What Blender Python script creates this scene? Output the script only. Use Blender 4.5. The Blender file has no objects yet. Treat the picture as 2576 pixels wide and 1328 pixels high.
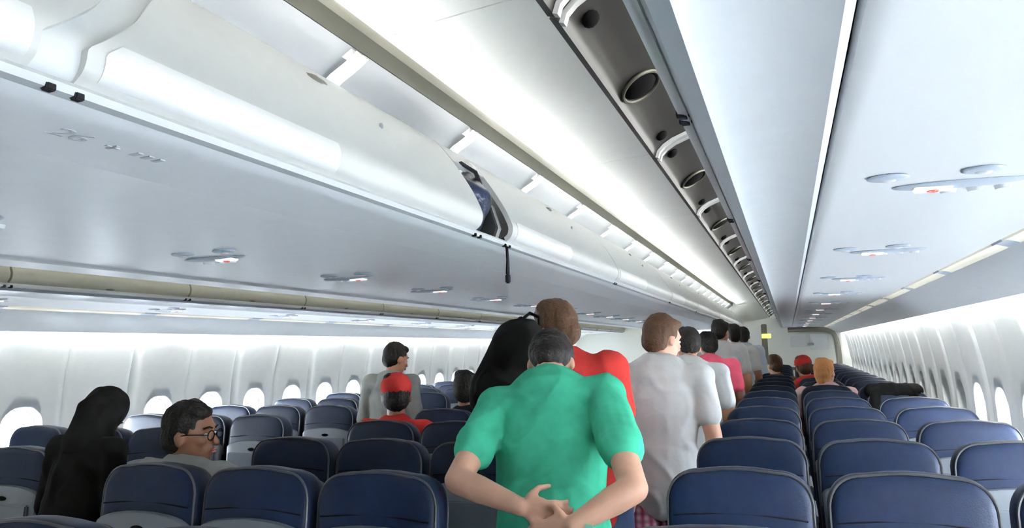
import bpy, bmesh, math, random
from mathutils import Vector, Matrix
random.seed(7)
PI = math.pi
S = bpy.context.scene
COL = S.collection
H = 1.5            # camera height above the cabin floor
XC = -1.684        # cabin centre line

# ------------------------------------------------------------------ materials
def mat(name, col, rough=.5, metal=0, spec=.5, noise=0, nscale=40, emis=None, estr=0, bump=0, bscale=200, coat=0):
    m = bpy.data.materials.new(name); m.use_nodes = True
    nt = m.node_tree; b = nt.nodes['Principled BSDF']
    b.inputs['Base Color'].default_value = (*col, 1)
    b.inputs['Roughness'].default_value = rough
    b.inputs['Metallic'].default_value = metal
    b.inputs['Specular IOR Level'].default_value = spec
    b.inputs['Coat Weight'].default_value = coat
    if noise or bump:
        tc = nt.nodes.new('ShaderNodeTexCoord')
    if noise:
        n = nt.nodes.new('ShaderNodeTexNoise'); n.inputs['Scale'].default_value = nscale
        n.inputs['Detail'].default_value = 3
        nt.links.new(tc.outputs['Object'], n.inputs['Vector'])
        r = nt.nodes.new('ShaderNodeValToRGB')
        r.color_ramp.elements[0].position = .3; r.color_ramp.elements[1].position = .7
        r.color_ramp.elements[0].color = (*[max(0, c*(1-noise)) for c in col], 1)
        r.color_ramp.elements[1].color = (*[min(1, c*(1+noise)) for c in col], 1)
        nt.links.new(n.outputs['Fac'], r.inputs['Fac']); nt.links.new(r.outputs['Color'], b.inputs['Base Color'])
    if bump:
        n2 = nt.nodes.new('ShaderNodeTexNoise'); n2.inputs['Scale'].default_value = bscale
        nt.links.new(tc.outputs['Object'], n2.inputs['Vector'])
        bp = nt.nodes.new('ShaderNodeBump'); bp.inputs['Strength'].default_value = bump; bp.inputs['Distance'].default_value = .01
        nt.links.new(n2.outputs['Fac'], bp.inputs['Height']); nt.links.new(bp.outputs['Normal'], b.inputs['Normal'])
    if emis:
        b.inputs['Emission Color'].default_value = (*emis, 1); b.inputs['Emission Strength'].default_value = estr
    return m

M = {}
M['wallpanel'] = mat('sidewall_panel_white', (.66, .67, .65), .45, noise=.02, nscale=15)
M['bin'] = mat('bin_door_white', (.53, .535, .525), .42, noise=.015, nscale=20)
M['jamb'] = mat('bin_jamb_grey', (.60, .62, .63), .4)
M['bin_pale'] = mat('bin_door_bright_white', (.68, .685, .69), .38)
M['ribw'] = mat('rib_white', (.93, .93, .92), .4)
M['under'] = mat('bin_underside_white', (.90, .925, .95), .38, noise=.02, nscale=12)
M['under2'] = mat('service_panel_white', (.92, .93, .945), .40)
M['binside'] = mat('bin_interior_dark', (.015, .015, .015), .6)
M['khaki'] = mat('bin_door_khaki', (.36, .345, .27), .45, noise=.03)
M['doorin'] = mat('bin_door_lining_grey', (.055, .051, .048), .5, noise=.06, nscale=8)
M['chan'] = mat('channel_khaki', (.11, .105, .08), .5)
M['ceil'] = mat('ceiling_panel_white', (.93, .93, .91), .5)
M['rail'] = mat('rail_aluminium', (.48, .50, .51), .4)
M['cream'] = mat('lens_cream', (.85, .82, .70), .3, emis=(1, .93, .75), estr=.10)
M['dark'] = mat('dark_plastic', (.008, .008, .009), .8, spec=.03)
M['gap'] = mat('gap_grey', (.06, .065, .07), .6)
M['edge'] = mat('bin_edge_grey', (.26, .28, .30), .4)
M['vent'] = mat('vent_grey', (.52, .58, .66), .4)
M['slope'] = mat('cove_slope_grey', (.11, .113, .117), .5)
M['grey'] = mat('grey_plastic', (.28, .30, .33), .35, noise=.05)
M['leather'] = mat('navy_leather', (.0032, .0085, .026), .48, noise=.12, nscale=30, bump=.12, bscale=350, spec=.2)
M['shell'] = mat('seat_shell_plastic', (.13, .145, .165), .35)
M['pipe'] = mat('seat_piping', (.05, .05, .052), .38)
M['tray'] = mat('tray_plastic', (.115, .13, .15), .33)
M['carpet'] = mat('carpet_grey', (.30, .31, .33), .95, noise=.3, nscale=150, bump=.3, bscale=600)
M['glass'] = mat('window_glass', (1, 1, 1), .02)
g = M['glass'].node_tree.nodes['Principled BSDF']; g.inputs['Transmission Weight'].default_value = 1; g.inputs['IOR'].default_value = 1.02
M['tube'] = mat('lamp_tube', (1, 1, 1), .5, emis=(1, 1, .955), estr=13)
M['wash'] = mat('wash_lamp', (1, 1, 1), .5, emis=(1, 1, .97), estr=36)
M['bulk'] = mat('bulkhead_white', (.80, .80, .74), .5)
M['frame'] = mat('arch_frame_dark', (.16, .15, .12), .5)
M['text'] = mat('placard_print', (.50, .52, .54), .5)
M['sign'] = mat('sign_lens', (.9, .86, .8), .3, emis=(1, .93, .85), estr=.25)
M['red'] = mat('sign_red', (.6, .05, .04), .4, emis=(1, .1, .05), estr=.1)
M['exit'] = mat('exit_sign_green', (.5, .62, .12), .4, emis=(.6, .75, .1), estr=.7)
M['sleevebag'] = mat('bag_navy_nylon', (.010, .015, .035), .3, noise=.3, nscale=25, bump=.5, bscale=40)
M['skin'] = mat('skin_light', (.56, .31, .21), .5, noise=.08, nscale=12)
M['skin_tan'] = mat('skin_tan', (.42, .19, .10), .5, noise=.1, nscale=12)
M['skin_dark'] = mat('skin_brown', (.20, .085, .045), .5, noise=.1, nscale=12)
M['hair'] = mat('hair_black', (.012, .009, .008), .6, spec=.15, bump=.6, bscale=120)
M['hair_br'] = mat('hair_brown', (.06, .028, .014), .6, spec=.15, bump=.6, bscale=120)
M['hair_gr'] = mat('hair_grey', (.30, .30, .28), .6, bump=.6, bscale=120)
M['hair_gi'] = mat('hair_ginger', (.50, .22, .08), .6, spec=.15, bump=.6, bscale=120)
def cloth(n, c, v=.12): return mat(n, c, .95, spec=.08, noise=v, nscale=9, bump=.5, bscale=14)
M['mint'] = cloth('tshirt_green', (.05, .36, .22), .22)
M['mintpale'] = cloth('tshirt_pale_mint', (.30, .62, .45))
M['white'] = cloth('shirt_white', (.72, .72, .71), .05)
M['redc'] = cloth('shirt_red', (.36, .028, .024), .15)
M['pink'] = cloth('shirt_pink', (.72, .10, .16), .15)
M['paleblue'] = cloth('shirt_pale_blue', (.55, .62, .68), .06)
M['blackc'] = cloth('cloth_black', (.007, .0065, .006), .2)
M['browncl'] = cloth('cloth_brown', (.11, .06, .04))
M['greyc'] = cloth('cloth_grey', (.30, .31, .29))
M['denim'] = cloth('cloth_denim', (.04, .06, .11))
M['palepink'] = cloth('cloth_pale_pink', (.75, .48, .46))
M['eye'] = mat('eye_white', (.8, .8, .78), .2)
M['lip'] = mat('lip_skin', (.42, .13, .11), .45)
# plaid
pm = mat('cloth_plaid', (.35, .06, .12), .85); nt = pm.node_tree; b = nt.nodes['Principled BSDF']
tc = nt.nodes.new('ShaderNodeTexCoord'); w1 = nt.nodes.new('ShaderNodeTexWave'); w2 = nt.nodes.new('ShaderNodeTexWave')
w1.inputs['Scale'].default_value = 9; w2.inputs['Scale'].default_value = 9; w2.bands_direction = 'Z'
nt.links.new(tc.outputs['Object'], w1.inputs['Vector']); nt.links.new(tc.outputs['Object'], w2.inputs['Vector'])
mx = nt.nodes.new('ShaderNodeMixRGB'); mx.blend_type = 'MULTIPLY'; mx.inputs[0].default_value = .5
r1 = nt.nodes.new('ShaderNodeValToRGB'); r1.color_ramp.elements[0].color = (.32, .03, .09, 1); r1.color_ramp.elements[1].color = (.62, .35, .42, 1)
nt.links.new(w1.outputs['Fac'], r1.inputs['Fac']); nt.links.new(r1.outputs['Color'], mx.inputs[1]); nt.links.new(w2.outputs['Color'], mx.inputs[2])
nt.links.new(mx.outputs['Color'], b.inputs['Base Color']); M['plaid'] = pm

# ------------------------------------------------------------------ helpers
def mesh_obj(name, bm, m, parent=None, smooth=True, angle=35):
    bmesh.ops.recalc_face_normals(bm, faces=bm.faces)
    me = bpy.data.meshes.new(name); bm.to_mesh(me); bm.free()
    if smooth:
        me.polygons.foreach_set('use_smooth', [True]*len(me.polygons))
        me.set_sharp_from_angle(angle=math.radians(angle))
    me.materials.append(M[m] if isinstance(m, str) else m)
    o = bpy.data.objects.new(name, me); COL.objects.link(o)
    if parent: o.parent = parent
    return o
def thing(name, label, cat, loc=(0, 0, 0), group=None):
    o = bpy.data.objects.new(name, None); COL.objects.link(o); o.location = loc
    o.empty_display_size = .1
    tag(o, label, cat, group); return o
def tag(o, label, cat, group=None):
    o['label'] = label; o['category'] = cat
    if group: o['group'] = group
    return o
def struct(o, label=None, cat=None):
    o['kind'] = 'structure'
    if label: o['label'] = label
    if cat: o['category'] = cat
    return o
def dup(o, parent=None):
    c = o.copy(); COL.objects.link(c)
    if parent: c.parent = parent
    for ch in list(KIDS.get(o.name, [])): dup(ch, c)
    return c
KIDS = {}
def kid(parent, o): KIDS.setdefault(parent.name, []).append(o); return o

def box(bm, x0, x1, y0, y1, z0, z1, bev=0):
    vs = [bm.verts.new(p) for p in [(x0,y0,z0),(x1,y0,z0),(x1,y1,z0),(x0,y1,z0),(x0,y0,z1),(x1,y0,z1),(x1,y1,z1),(x0,y1,z1)]]
    fs = [bm.faces.new([vs[i] for i in f]) for f in [(0,3,2,1),(4,5,6,7),(0,1,5,4),(1,2,6,5),(2,3,7,6),(3,0,4,7)]]
    if bev:
        es = {e for f in fs for e in f.edges}
        bmesh.ops.bevel(bm, geom=list(es), offset=bev, segments=2, affect='EDGES')
def extr(bm, prof, y0, y1, closed=True, n=1):
    """profile in (x,z) extruded along y"""
    rings = []
    for k in range(n+1):
        y = y0+(y1-y0)*k/n
        rings.append([bm.verts.new((x, y, z)) for x, z in prof])
    N = len(prof)
    for a, b_ in zip(rings[:-1], rings[1:]):
        for i in range(N if closed else N-1):
            j = (i+1) % N
            bm.faces.new((a[i], a[j], b_[j], b_[i]))
    if closed:
        bm.faces.new(rings[0]); bm.faces.new(rings[-1])
def sheet(prof, t):
    """open profile -> closed profile of thickness t (offset along the left normal)"""
    out = []
    for i, p in enumerate(prof):
        a = prof[max(0, i-1)]; b_ = prof[min(len(prof)-1, i+1)]
        dx, dz = b_[0]-a[0], b_[1]-a[1]; l = math.hypot(dx, dz) or 1
        out.append((p[0]-dz/l*t, p[1]+dx/l*t))
    return list(prof)+out[::-1]
def tube(bm, pts, r, n=8, cap=True):
    pts = [Vector(p) for p in pts]; rings = []
    rr = r if isinstance(r, (list, tuple)) else [r]*len(pts)
    for i, p in enumerate(pts):
        d = (pts[min(len(pts)-1, i+1)]-pts[max(0, i-1)]).normalized()
        a = d.orthogonal().normalized() if i == 0 else (pa - d*pa.dot(d)).normalized()
        pa = a; c = d.cross(a)
        rings.append([bm.verts.new(p+(a*math.cos(2*PI*k/n)+c*math.sin(2*PI*k/n))*rr[i]) for k in range(n)])
    for a, b_ in zip(rings[:-1], rings[1:]):
        for k in range(n): bm.faces.new((a[k], a[(k+1) % n], b_[(k+1) % n], b_[k]))
    if cap: bm.faces.new(rings[0]); bm.faces.new(rings[-1])
def ell(bm, c, r, rot=None, sub=3):
    m = Matrix.Translation(Vector(c)) @ (rot.to_4x4() if rot else Matrix.Identity(4)) @ Matrix.Diagonal((*r, 1))
    bmesh.ops.create_icosphere(bm, subdivisions=sub, radius=1, matrix=m)
def capsule(bm, a, b_, ra, rb, n=14, flat=1, side=None):
    """tapered capsule with hemispherical ends; flat squashes along 'side'"""
    a = Vector(a); b_ = Vector(b_); d = (b_-a); L = d.length; d.normalize()
    s = Vector(side) if side else d.orthogonal(); s = (s-d*s.dot(d)).normalized(); t = d.cross(s)
    prof = []
    for k in range(1, 5):
        th = PI/2*k/4; prof.append((-ra*math.cos(th), ra*math.sin(th)))
    for k in range(0, 4):
        th = PI/2*k/4; prof.append((L+rb*math.sin(th), rb*math.cos(th)))
    rings = [[bm.verts.new(a+d*z+(s*math.cos(2*PI*i/n)*flat+t*math.sin(2*PI*i/n))*r) for i in range(n)] for z, r in prof]
    e0 = bm.verts.new(a-d*ra); e1 = bm.verts.new(b_+d*rb)
    for i in range(n):
        bm.faces.new((e0, rings[0][(i+1) % n], rings[0][i])); bm.faces.new((e1, rings[-1][i], rings[-1][(i+1) % n]))
        for p, q in zip(rings[:-1], rings[1:]): bm.faces.new((p[i], p[(i+1) % n], q[(i+1) % n], q[i]))

def Z(prof): return [(x, z+H) for x, z in prof]
def mir(prof, c=XC): return [(2*c-x, z) for x, z in prof]

# ------------------------------------------------------------------ camera
F, YAW, PIT, ROL = 1864.2, .3526, .1164, .0249
cy, sy, cp, sp, cr, sr = math.cos(YAW), math.sin(YAW), math.cos(PIT), math.sin(PIT), math.cos(ROL), math.sin(ROL)
fw = Vector((-sy, cy, 0)); rt = Vector((cy, sy, 0)); up = Vector((0, 0, 1))
f2 = fw*cp+up*sp; u2 = up*cp-fw*sp; r3 = rt*cr-u2*sr; u3 = u2*cr+rt*sr
cd = bpy.data.cameras.new('camera'); cam = bpy.data.objects.new('camera', cd); COL.objects.link(cam)
cam.matrix_world = Matrix(((r3.x, u3.x, -f2.x, 0), (r3.y, u3.y, -f2.y, 0), (r3.z, u3.z, -f2.z, H), (0, 0, 0, 1)))
cd.sensor_width = 36; cd.lens = 36*F/2576; cd.clip_start = .05; cd.clip_end = 200
S.camera = cam

YA, YB = -1.6, 15.6     # cabin ends
# ------------------------------------------------------------------ floor, walls, ceiling
bm = bmesh.new(); box(bm, -4.7, 1.33, YA-.1, YB+.1, -.12, 0); struct(mesh_obj('floor', bm, 'carpet', smooth=False))

# sidewall profile in s: x offset from the centre line as a function of z (relative)
WZ0, WR = -.55, 2.79
def wall_x(z): return math.sqrt(max(.1, WR*WR-(z-WZ0)**2)) if z > WZ0 else WR-.22*(z-WZ0)**2
PITCH = .5335; WIN0 = 3.31-PITCH*9
def rrect(hw, hh, r, n=6):
    pts = []
    for cx, cz, a0 in ((hw-r, hh-r, 0), (-(hw-r), hh-r, 90), (-(hw-r), -(hh-r), 180), (hw-r, -(hh-r), 270)):
        for k in range(n+1):
            a = math.radians(a0+90*k/n); pts.append((cx+r*math.cos(a), cz+r*math.sin(a)))
    return pts
WZ = -.465
def to_rect(u, v, hw, z0, z1, cz):
    """ray from the hole centre through (u,v) to the panel's border"""
    t = 1e9
    if u: t = min(t, hw/abs(u))
    if v > 0: t = min(t, (z1-cz)/v)
    if v < 0: t = min(t, (z0-cz)/v)
    return u*t, v*t
def side_wall(side, name):
    sgn = 1 if side == 'r' else -1
    bm = bmesh.new()
    z0, z1 = -1.5, .36
    def P(y, z, off=0): return (XC+sgn*(wall_x(z)+off), y, z+H)
    hole = rrect(.135, .185, .115)
    k = 0; y = WIN0
    while y < YB+.3:
        hw = PITCH/2
        # outer border points including the corners, by angle
        outer = []
        for (u, v) in hole:
            outer.append(to_rect(u, v, hw, z0, z1, WZ))
        # snap nearest to the corners
        for cu, cv in ((hw, z1-WZ), (-hw, z1-WZ), (-hw, z0-WZ), (hw, z0-WZ)):
            i = min(range(len(outer)), key=lambda i: (outer[i][0]-cu)**2+(outer[i][1]-cv)**2)
            outer[i] = (cu, cv)
        rings = []
        T = [0, .02, .12, .3, .5, .65, .75, .82, .88, .94, 1.0]
        for t in T:
            ring = []
            for (a, b_), (c, d) in zip(hole, outer):
                u = a+(c-a)*t; v = b_+(d-b_)*t
                e = abs(u)/hw
                groove = .020*max(0, (e-.80)/.20)**1.5 if e > .8 else 0
                major = (k % 2 == 0 and u > 0) or (k % 2 == 1 and u < 0)
                off = groove*(2.0 if major else .7)+(.008 if t == 0 else 0)
                ring.append(bm.verts.new(P(y+u, WZ+v, off)))
            rings.append(ring)
        # reveal tunnel
        back = [bm.verts.new(P(y+a*.92, WZ+b_*.92, .075)) for a, b_ in hole]
        rings.insert(0, back)
        N = len(hole)
        for a, b_ in zip(rings[:-1], rings[1:]):
            for i in range(N):
                bm.faces.new((a[i], a[(i+1) % N], b_[(i+1) % N], b_[i]))
        y += PITCH; k += 1
    o = struct(mesh_obj(name, bm, 'wallpanel', angle=50)); return o
side_wall('r', 'wall_right'); side_wall('l', 'wall_left')

def window(n, side, y):
    sgn = 1 if side == 'r' else -1
    x = XC+sgn*(wall_x(WZ)+.06)
    root = bpy.data.objects.new('window_%d' % n, None); COL.objects.link(root); root.location = (x, y, WZ+H); root['kind'] = 'structure'
    bm = bmesh.new(); o1 = rrect(.138, .188, .117); i1 = rrect(.118, .168, .10)
    A = [bm.verts.new((sgn*.012, a, b_)) for a, b_ in o1]; B = [bm.verts.new((sgn*.012, a, b_)) for a, b_ in i1]
    A2 = [bm.verts.new((-sgn*.012, a, b_)) for a, b_ in o1]; B2 = [bm.verts.new((-sgn*.012, a, b_)) for a, b_ in i1]
    N = len(o1)
    for i in range(N):
        j = (i+1) % N
        bm.faces.new((A[i], A[j], B[j], B[i])); bm.faces.new((A2[i], A2[j], B2[j], B2[i])); bm.faces.new((A[i], A[j], A2[j], A2[i])); bm.faces.new((B[i], B[j], B2[j], B2[i]))
    mesh_obj('window_frame', bm, 'wallpanel', root)
    bm = bmesh.new()
    a = [bm.verts.new((sgn*.004, p, q)) for p, q in rrect(.12, .17, .102)]; c = [bm.verts.new((-sgn*.001, p, q)) for p, q in rrect(.12, .17, .102)]
    bm.faces.new(a); bm.faces.new(c)
    for i in range(N): bm.faces.new((a[i], a[(i+1) % N], c[(i+1) % N], c[i]))
    mesh_obj('window_pane', bm, 'glass', root)
    if side == 'r' and y > 5.9 or side == 'l' and y < 2.9:  # left shades, out of view, added shut to cut light on centre seats
        bm = bmesh.new()
        a = [bm.verts.new((-sgn*.008, p, q)) for p, q in rrect(.119, .169, .101)]; c = [bm.verts.new((-sgn*.011, p, q)) for p, q in rrect(.119, .169, .101)]
        bm.faces.new(a); bm.faces.new(c)
        for i in range(N): bm.faces.new((a[i], a[(i+1) % N], c[(i+1) % N], c[i]))
        mesh_obj('window_shade', bm, 'wallpanel', root)
n = 1
y = WIN0
while y < YB:
    if y > -1.5:
        window(n, 'l', y); n += 1
        window(n, 'r', y); n += 1
    y += PITCH

# outer hull behind the panels keeps daylight to the windows (hull skin with openings is approximated by the reveals)
# ceilings
aisle = -.485
def ceil_prof(c):
    return [(c-.405, .808), (c-.30, .822), (c-.12, .838), (c, .842), (c+.12, .838), (c+.30, .822), (c+.405, .808)]
for c, nm in ((aisle, 'ceiling'), (2*XC-aisle, 'ceiling_left_aisle')):
    bm = bmesh.new()
    yy = YA
    while yy < YB:
        extr(bm, Z(sheet(ceil_prof(c), .02)), yy+.003, min(yy+1.6, YB)-.003); yy += 1.6
    struct(mesh_obj(nm, bm, 'ceil'))
    bm = bmesh.new(); extr(bm, Z([(c-.9, .88), (c+.9, .88), (c+.9, .92), (c-.9, .92)]), YA, YB)
    struct(mesh_obj('ceiling_backing', bm, 'ceil'))
# cove parts above the centre bins (both aisles), mirrored on the outboard side
def coves(c, s):
    # s=-1: side left of aisle c, +1: right
    def X(prof): return Z([(c+s*dx, z) for dx, z in prof])
    bm = bmesh.new(); extr(bm, X(sheet([(.405, .808), (.42, .797), (.435, .803)], .012)), YA, YB)
    struct(mesh_obj('trim_cove', bm, 'ceil'))
    bm = bmesh.new(); extr(bm, X(sheet([(.435, .815), (.45, .85), (.52, .845), (.527, .795)], .01)), YA, YB)
    struct(mesh_obj('trim_channel', bm, 'chan'))
    y = .861-.762*3
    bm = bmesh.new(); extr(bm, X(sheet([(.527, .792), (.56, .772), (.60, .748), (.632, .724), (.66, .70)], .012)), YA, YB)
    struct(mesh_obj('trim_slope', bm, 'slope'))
    bm = bmesh.new(); extr(bm, X([(.66, .70), (.75, .60), (.75, .92), (.64, .92)]), YA, YB)
    struct(mesh_obj('trim_upper', bm, 'ceil'))
for c in (aisle, 2*XC-aisle):
    for s in (-1, 1): coves(c, s)
# white ribs over the sloping cove panel
i = 0; y = .861
ordn = ['nearest', 'second', 'third', 'fourth', 'fifth', 'sixth', 'seventh', 'eighth', 'ninth', 'tenth', 'eleventh', 'twelfth', 'thirteenth', 'fourteenth', 'fifteenth', 'sixteenth', 'seventeenth', 'eighteenth', 'nineteenth']
while y < 15:
    bm = bmesh.new()
    for dy in (-.022, .008):
        pr = Z([(aisle-dx, z) for dx, z in [(.520, .785), (.527, .779), (.56, .757), (.60, .735), (.632, .71), (.66, .688)]])
        extr(bm, sheet(pr, .012), y+dy, y+dy+.016)
    box(bm, aisle-.60, aisle-.53, y-.03, y+.03, H+.772, H+.79)
    tag(mesh_obj('cove_rib', bm, 'ribw'), 'white curved rib across the cove above the centre bins, %s from the camera' % ordn[i], 'rib', 'white ribs across the cove over the centre bins')
    y += .762; i += 1
# lamp tubes in the coves
def tubes(x, z, m, label, grp, y0, y1, L=1.2, r=.013, blocker=0):
    y = y0; k = 0
    while y < y1:
        bm = bmesh.new(); tube(bm, [(0, -L/2+.03, 0), (0, L/2-.03, 0)], r, 8)
        o = mesh_obj('fluorescent_tube', bm, m); o.location = (x, y+L/2, z+H)
        tag(o, label, 'lamp', grp)
        for e in (-1, 1):
            b2 = bmesh.new(); box(b2, -.018, .018, e*(L/2-.03)-.014, e*(L/2-.03)+.014, -.02, .02, .003); mesh_obj('lamp_holder', b2, 'grey', o)
        if blocker:
            b2 = bmesh.new(); extr(b2, sheet([(blocker*.036, .004), (blocker*.032, .030), (blocker*.014, .042), (-blocker*.008, .043)], .002), -L/2+.002, L/2-.002); mesh_obj('light_blocker', b2, 'rail', o)  # unseen blade added to keep tube light off the sloping cove panel
        y += L; k += 1
for c in (aisle, 2*XC-aisle):
    w = 'people filled aisle' if c == aisle else 'far aisle'
    tubes(c-.555, .612, 'tube', 'fluorescent tube hidden in the cove over the %s, centre bin side' % w, 'cove tubes', YA, YB-1.2, blocker=-1)
    tubes(c+.555, .612, 'tube', 'fluorescent tube hidden in the cove over the %s, window bin side' % w, 'cove tubes', YA, YB-1.2, blocker=1)

# end walls
bm = bmesh.new(); box(bm, -4.7, 1.33, YA-.06, YA-.01, 0, 2.42); struct(mesh_obj('wall_back', bm, 'blackc', smooth=False))
bm = bmesh.new(); box(bm, -4.7, 1.33, YB, YB+.06, 0, 2.42); struct(mesh_obj('wall_front', bm, 'bulk', smooth=False))
# hull top above the outboard bins
for s in (1, -1):
    pr = [(XC+s*1.9, .90), (XC+s*2.2, .75), (XC+s*2.5, .50), (XC+s*2.60, .36)]
    bm = bmesh.new(); extr(bm, Z(sheet(pr, .02*s)), YA, YB); struct(mesh_obj('ceiling_hull', bm, 'ceil'))

# ------------------------------------------------------------------ overhead bins
def door_prof(): return smooth_prof(door_pts())
def door_pts(): return [(-.846, .352), (-.826, .368), (-.818, .392), (-.823, .418), (-.850, .474), (-.900, .552), (-.948, .615), (-.985, .650)]
def under_prof_c():   # rail to centre line
    return [(-.856, .340), (-.875, .331), (-.893, .3275), (-.905, .327), (-1.078, .324), (-1.086, .330), (-1.12, .336), (-1.20, .337), (-1.32, .334), (-1.46, .328), (-1.684, .325)]
def smooth_prof(p, n=6):
    out = []
    for i in range(len(p)-1):
        a, b_, c, d = p[max(0, i-1)], p[i], p[i+1], p[min(len(p)-1, i+2)]
        for k in range(n):
            t = k/n
            out.append(tuple(.5*(2*b_[j]+(c[j]-a[j])*t+(2*a[j]-5*b_[j]+4*c[j]-d[j])*t*t+(3*b_[j]-a[j]-3*c[j]+d[j])*t**3) for j in (0, 1)))
    return out+[p[-1]]
def interp(prof, t):
    n = len(prof)-1; i = min(n-1, int(t*n)); f = t*n-i
    return (prof[i][0]+(prof[i+1][0]-prof[i][0])*f, prof[i][1]+(prof[i+1][1]-prof[i][1])*f)
def door_mesh(name, prof, ya, yb, m, parent, t=.016, n=28, na=None, nb=None):
    """door sheet; na/nb: functions of profile parameter giving extra y at each end"""
    bm = bmesh.new(); front = []; back = []
    pr = [interp(prof, k/n) for k in range(n+1)]
    off = sheet(pr, t); offp = off[n+1:][::-1]
    for k in range(n+1):
        f = k/n
        a = ya+(na(f) if na else 0); b_ = yb+(nb(f) if nb else 0)
        front.append([bm.verts.new((pr[k][0], a+(b_-a)*q, pr[k][1]+H)) for q in (0, .5, 1)])
        back.append([bm.verts.new((offp[k][0], a+(b_-a)*q, offp[k][1]+H)) for q in (0, .5, 1)])
    for k in range(n):
        for q in range(2):
            bm.faces.new((front[k][q], front[k][q+1], front[k+1][q+1], front[k+1][q])); bm.faces.new((back[k][q], back[k+1][q], back[k+1][q+1], back[k][q+1]))
        bm.faces.new((front[k][0], front[k+1][0], back[k+1][0], back[k][0])); bm.faces.new((front[k][2], back[k][2], back[k+1][2], front[k+1][2]))
    for q in range(2):
        bm.faces.new((front[0][q], back[0][q], back[0][q+1], front[0][q+1])); bm.faces.new((front[n][q], front[n][q+1], back[n][q+1], back[n][q]))
    return mesh_obj(name, bm, m, parent)

def band_curve(f):      # near edge of the long door sweeps forward like the moulded corner
    t = min(1, max(0, (f-.30)/.62)); return .01+.23*t*t*(3-2*t)
def centre_bin(ya, yb, label, kind='closed', near=False, curved=False, far_door=True):
    root = thing('overhead_bin', label, 'overhead bin', (0, 0, 0), 'centre overhead bins')
    up_ = under_prof_c(); full = up_+[(2*XC-x, z) for x, z in up_[::-1][1:]]
    bm = bmesh.new(); extr(bm, Z(sheet(full, -.016)), ya, yb)
    mesh_obj('lower_panel', bm, 'under', root)
    # shell: ends and top
    bm = bmesh.new()
    inner = [(-.862, .36), (-.846, .40), (-.87, .475), (-.92, .552), (-.945, .578)]
    ip = Z([(x-.02, z) for x, z in inner]); ip = ip+[(2*XC-x, z) for x, z in ip[::-1]]
    for y in (ya+.004, yb-.024): extr(bm, ip, y, y+.02)
    extr(bm, Z([(-.955, .572), (2*XC+.955, .572), (2*XC+.955, .587), (-.955, .587)]), ya, yb)
    extr(bm, Z([(XC-.01, .335), (XC+.01, .335), (XC+.01, .572), (XC-.01, .572)]), ya, yb)
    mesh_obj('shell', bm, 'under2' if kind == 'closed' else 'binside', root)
    if near or curved:
        fp = [(x-.012, z-.004) for x, z in door_prof()]
        door_mesh('door_jamb', fp, ya if curved else yb-.09, ya+.3 if curved else yb, 'jamb', root, t=.01)
    for c in (0, 1):
        pr = door_prof() if c == 0 else [(2*XC-x, z) for x, z in door_prof()]
        if c == 0 and kind == 'open':
            hp_ = [q for q in door_prof() if q[1] > .575]
            door_mesh('header', hp_, ya+.004, yb-.004, 'bin', root, t=.016)
            continue
        g = .004
        na = (lambda f: band_curve(f)) if (curved and c == 0) else None
        nb = (lambda f: band_curve(f)-.055) if (near and c == 0) else None
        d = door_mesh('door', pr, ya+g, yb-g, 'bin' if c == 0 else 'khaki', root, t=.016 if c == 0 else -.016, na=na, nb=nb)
        if c == 0:
            # thin paler sheet over the lower part of the door, there for its tone
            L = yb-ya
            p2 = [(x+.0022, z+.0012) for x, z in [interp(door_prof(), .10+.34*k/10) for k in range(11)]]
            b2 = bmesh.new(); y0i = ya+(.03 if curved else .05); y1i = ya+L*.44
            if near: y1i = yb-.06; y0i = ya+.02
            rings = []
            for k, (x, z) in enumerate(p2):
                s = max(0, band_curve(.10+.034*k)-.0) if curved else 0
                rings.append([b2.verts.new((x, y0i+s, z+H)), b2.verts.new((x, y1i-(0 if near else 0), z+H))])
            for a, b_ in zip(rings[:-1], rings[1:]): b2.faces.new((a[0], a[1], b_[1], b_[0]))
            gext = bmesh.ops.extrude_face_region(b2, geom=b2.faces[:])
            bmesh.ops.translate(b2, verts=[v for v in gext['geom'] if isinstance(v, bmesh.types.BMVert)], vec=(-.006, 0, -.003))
            mesh_obj('door_pale_sheet', b2, 'bin_pale', d)
            # latch: recess lip near the upper edge
            ym = (ya+yb)/2 if not near else yb-.3
            if curved: ym = 1.34
            b2 = bmesh.new(); ell(b2, (0, 0, 0), (.010, .045, .008), sub=2); ell(b2, (.006, -.012, -.004), (.008, .03, .010), sub=2)
            l = mesh_obj('latch', b2, 'chan', d); l.location = (-.946, ym, .607+H)
            b2 = bmesh.new(); ell(b2, (0, 0, 0), (.004, .008, .008), sub=2)
            l = mesh_obj('keyhole', b2, 'grey', d); l.location = (-.897, ym+.2, .552+H)
        if yb-ya > .4 and c == 0:
            pass
    # aluminium hand rail along the lower edge
    for s in (0, 1):
        bm = bmesh.new()
        pr = [(-.852, .335), (-.838, .338), (-.834, .348), (-.842, .356), (-.858, .352)]
        if s: pr = [(2*XC-x, z) for x, z in pr]
        extr(bm, Z(pr), ya, yb); mesh_obj('rail', bm, 'rail', root)
    for y in (ya+.02, yb-.02):
        bm = bmesh.new(); box(bm, -.848, -.834, y-.007, y+.007, H+.334, H+.345, .002); mesh_obj('rail_clip', bm, 'dark', root)
    return root
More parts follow.
